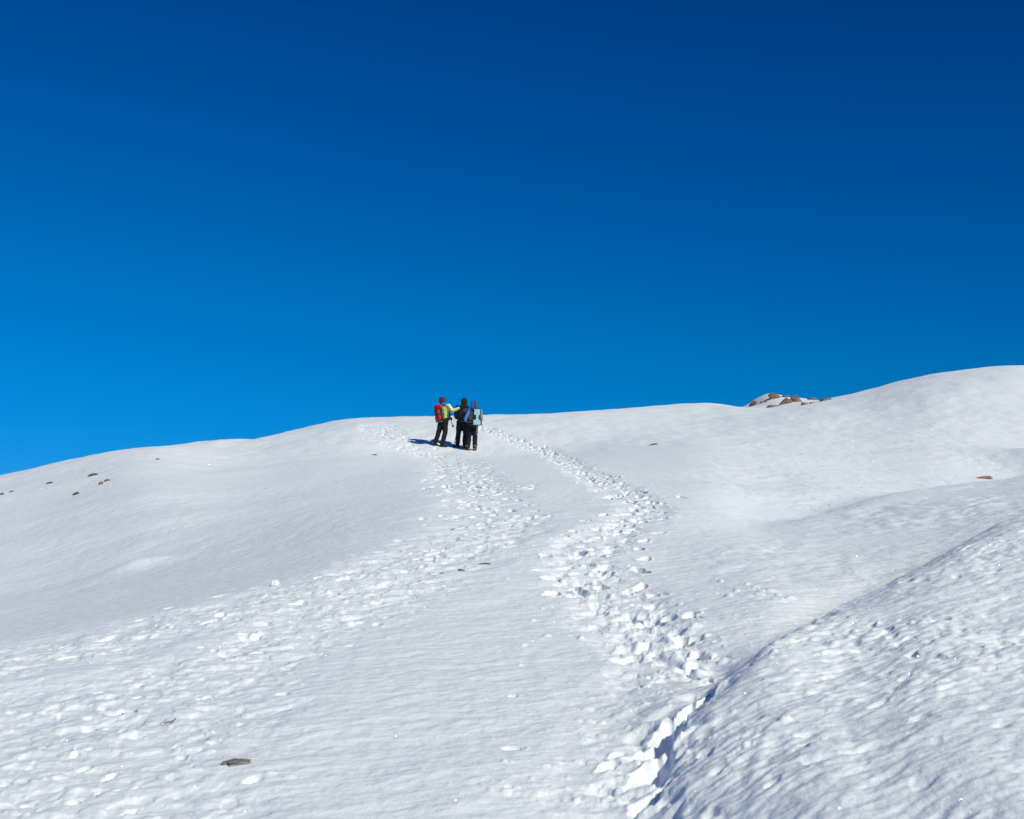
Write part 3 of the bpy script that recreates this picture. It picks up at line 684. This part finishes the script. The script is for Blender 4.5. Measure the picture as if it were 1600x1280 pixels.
part('upper_panel', lambda b: rbox(b, Pk(BR, sx, -.150, .29), (.185, .05, .20), BR, .022, -.05), M['teal'], pk, rem=.008, wr=.010)
part('middle_panel', lambda b: rbox(b, Pk(BR, sx+.012, -.155, .12), (.10, .045, .22), BR, .02), M['teal'], pk, rem=.008, wr=.008)
part('lower_panel', lambda b: rbox(b, Pk(BR, sx-.005, -.155, -.04), (.235, .06, .17), BR, .028), M['teal'], pk, rem=.008, wr=.010)
part('lid', lambda b: rbox(b, Pk(BR, sx, -.08, .405), (.21, .17, .05), BR, .02), M['dgrey'], pk)
for q in (-1, 1):
    part('compression_strap', lambda b: tube(b, [Pk(BR, sx+q*.10, -.165, .20), Pk(BR, sx+q*.05, -.185, .11), Pk(BR, sx+q*.10, -.165, .02)], .007), M['black'], pk)
    part('shoulder_strap', lambda b: ring_sweep(b, [Pk(BR, sx*.4+q*.09, -.02, .34), Pk(BR, q*.12, .07, .455), Pk(BR, q*.13, .20, .40), Pk(BR, q*.145, .30, .25), Pk(BR, q*.16, .28, .05), Pk(BR, q*.15, .06, -.02)],
         [(.026, .010)]*6, side=Pk(BR, 1, 0, 0), seg=8), M['black'], pk)
part('hip_belt', lambda b: ring_sweep(b, [Pk(BR, -.10, -.02, -.07), Pk(BR, -.21, .12, -.06), Pk(BR, -.12, .28, -.06), Pk(BR, 0, .31, -.06), Pk(BR, .12, .28, -.06), Pk(BR, .21, .12, -.06), Pk(BR, .12, -.02, -.07)],
         [(.012, .030)]*7, seg=8), M['black'], pk)
part('loose_strap', lambda b: tube(b, [Pk(BR, sx+.13, -.08, .06), Pk(BR, sx+.16, -.10, -.08), Pk(BR, sx+.185, -.11, -.20), Pk(BR, sx+.215, -.10, -.33)], .007), M['black'], pk)
part('loose_strap', lambda b: tube(b, [Pk(BR, sx-.02, -.17, -.11), Pk(BR, sx-.015, -.165, -.28), Pk(BR, sx-.005, -.15, -.45)], .006), M['grey'], pk)
def pole(a, b, label, grip_m):
    a, b = Vector(a), Vector(b); d = (b-a).normalized(); L = (b-a).length
    e = link(bpy.data.objects.new('walking_pole', None)); e.location = b; e.empty_display_size = .1
    tag(e, label, 'walking pole'); a = a-b; o = V(0, 0, 0)
    part('shaft', lambda m: ring_sweep(m, [a, a.lerp(o, .5), o-d*.04], [.012, .011, .010], seg=8), M['carbon'], e)
    part('grip', lambda m: ring_sweep(m, [a-d*.02, a+d*.05, a+d*.13], [.019, .016, .014], seg=10), grip_m, e)
    part('tip', lambda m: ring_sweep(m, [o-d*.05, o], [.005, .003], seg=6), M['metal'], e)
    part('basket', lambda m: ring_sweep(m, [o-d*.085, o-d*.075], [.032, .034], seg=12), M['rubber'], e)
    w = a+d*.0
    part('wrist_strap', lambda m: tube(m, [w, w+V(.03, -.02, -.05), w+V(.02, -.03, -.13), w+V(-.01, -.02, -.07), w], .005), M['black'], e)
hL = bL+JL['wr_l']+V(.075, -.01, .0)
pole(hL+V(-.10, .02, .20), hL+V(.085, -.08, -.36), 'short dark walking pole held at the waist by the hiker in lime', M['black'])
hM = bM+JM['wr_l']+V(-.01, .03, 0)
tx, ty = bM.x-.275, bM.y+.02
pole(hM+V(.01, .0, .08), (tx, ty, gz(tx, ty)-.03), 'thin walking pole standing in the snow beside the middle hiker', M['dgrey'])
# ---------------------------------------------------------------- rocks
def rock_mesh(seed, sx, sy, sz, sub=4, rough=.30, ridge=.16):
    bm = bmesh.new(); bmesh.ops.create_icosphere(bm, subdivisions=sub, radius=1)
    r = random.Random(seed); off = V(r.uniform(0, 90), r.uniform(0, 90), r.uniform(0, 90))
    cuts = [(V(r.gauss(0, 1), r.gauss(0, 1), r.gauss(.2, .8)).normalized(), r.uniform(.50, .88)) for _ in range(15)]
    for v in bm.verts:
        d = v.co.normalized(); k = 1+rough*mnoise.noise(d*1.5+off)+.16*mnoise.noise(d*3.7+off)+.07*mnoise.noise(d*8+off)
        k -= ridge*max(0, 1-abs(mnoise.noise(d*2.1+off*1.7))*7)
        p = d*k
        for n, c in cuts:
            e = p.dot(n)-c
            if e > 0: p -= n*e*.95
        v.co = p
    ex = [max(abs(v.co[k]) for v in bm.verts) for k in range(3)]
    for v in bm.verts: v.co = V(v.co.x/ex[0]*sx, v.co.y/ex[1]*sy, v.co.z/ex[2]*sz)
    for f in bm.faces: f.smooth = False
    me = bpy.data.meshes.new('rock'); bm.to_mesh(me); bm.free(); return me
G_K, G_LR, G_ST = 'boulders on the snowy knob at the skyline', 'stones on the left flank', 'lone stones poking through the snow'
def rock(x0, x1, y0, y1, label, mat, seed, group, dmin=4.4, lift=.5, sub=4, name='rock', tilt=0, flat=1.0):
    px = (x0+x1)/2; x, y = unproject(px, y1-.2*(y1-y0), dmin)
    w = (x1-x0)/F*y; h = (y1-y0)/F*y
    me = rock_mesh(seed, w*.56, min(w*.5, max(h*1.0, .12)), h*.66*flat, sub)
    me.materials.append(mat)
    o = link(bpy.data.objects.new(name, me)); yc = y+h*.25
    o.location = (x, yc, gz(x, yc)+h*(lift-.35)); o.rotation_euler = (0, rad(tilt), 0)
    tag(o, label, 'rock' if name == 'rock' else name, group); return o
KN = [
 (1171,1188,626,634.5,'brown boulder low on the left end of the skyline rock group',M_ROCK,62),
 (1187,1194.5,626,631.5,'small brown rock just right of the leftmost skyline boulder',M_ROCK,62),
 (1194.5,1200.5,626,629.5,'tiny rock tapering off between the leftmost and the topmost boulders',M_ROCKG,62),
 (1200.5,1222,614,625,'rounded brown boulder on top of the knob against the sky',M_ROCK,72),
 (1220,1232.5,617,621.8,'low brown rock touching the right side of the topmost boulder',M_ROCK,72),
 (1197,1217.5,631,638,'flattish brown boulder lowest at the front of the rock group',M_ROCKG,62),
 (1217.5,1241,621.5,634.5,'largest dark brown boulder in the middle of the rock group',M_ROCK,68),
 (1236.5,1254.5,619,631,'brown boulder leaning on the right of the largest one',M_ROCK,70),
 (1259,1277,621,626.5,'long low brown rock in snow right of the leaning boulder',M_ROCK,72),
 (1251,1264.5,628,633,'small brown rock at the front foot of the leaning boulder',M_ROCKG,62),
 (1265,1273,628,631,'tiny rock sliver in front of the long low skyline rock',M_ROCKG,62),
 (1282,1300,621,627,'rightmost brown boulder of the skyline rock group',M_ROCK,62),
]
for i, (a, b, c, d, lb, mt, dm) in enumerate(KN): rock(a, b, c, d, lb, mt, 100+i*7, G_K, dm, lift=.42, flat=1.3 if i in (6, 7) else 1.1)
LF = [
 (136,152,740.5,745.5,'long thin dark stone highest on the left flank',M_ROCKD),
 (153,161,752,758.5,'brown stone, left one of the close pair on the left flank',M_ROCKG),
 (162,171.5,748,753.5,'reddish brown stone, right one of the close pair on the left flank',M_ROCK),
 (114,125,767,772.5,'dark stone lowest on the left flank below the close pair',M_ROCKD),
 (72,83,754,757.5,'thin dark stone on the left flank between the pair and the picture edge',M_ROCKD),
 (14,21,768.5,771.5,'small dark stone near the left picture edge',M_ROCKD),
 (-4,8,772.5,776.5,'dark stone cut by the left picture edge',M_ROCKD),
 (242,249,713.2,716,'tiny dark chip of stone just under the left skyline',M_ROCKD),
]
for i, (a, b, c, d, lb, mt) in enumerate(LF): rock(a, b, c, d, lb, mt, 300+i*5, G_LR, 20, lift=.5, sub=3, tilt=-14, flat=.78)
ST = [
 (350,403,1187,1197,'flat grey brown stone in the near snow at lower left',M_ROCKL,0),
 (746,766,874.5,880,'small grey stone on the path between the two trails',M_ROCKG,-8),
 (714,726,882,888,'pale chip of stone left of the small stone on the path',M_ROCKG,-10),
 (1512,1556,745,751,'long low brown stone on the ridge at the right edge',M_ROCK,-8),
 (1013,1029,692,695.5,'thin dark stone on the smooth slope right of the hikers',M_ROCKD,-14),
 (578,589,708.5,711,'tiny dark stone left of the hikers shadow',M_ROCKD,-10),
]
for i, (a, b, c, d, lb, mt, tl) in enumerate(ST): rock(a, b, c, d, lb, mt, 500+i*9, G_ST, 4.4, lift=(.22,.26,.26,.42,.3,.3)[i], sub=4, tilt=tl, name='stone')
# loose lump of snow that rolled off the left trail, and a twig
x, y = unproject(429, 914); me = rock_mesh(77, .045, .045, .036, 4, .3, .1); me.materials.append(M_SNOW)
for p in me.polygons: p.use_smooth = True
o = link(bpy.data.objects.new('snow_lump', me)); o.location = (x, y, gz(x, y)+.022)
tag(o, 'loose round lump of snow above the left trail', 'snow lump')
x, y = unproject(265, 1130); bm = bmesh.new()
tube(bm, [V(-.025, -.005, .0), V(-.007, 0, .006), V(.01, .005, .008), V(.026, .01, .022)], .0028); tube(bm, [V(.008, .005, .008), V(.02, -.01, .012)], .002)
o = from_bm('twig', bm, M['twig'], None, V(x, y, gz(x, y)+.004)); tag(o, 'small reddish twig lying on the snow at lower left', 'twig')
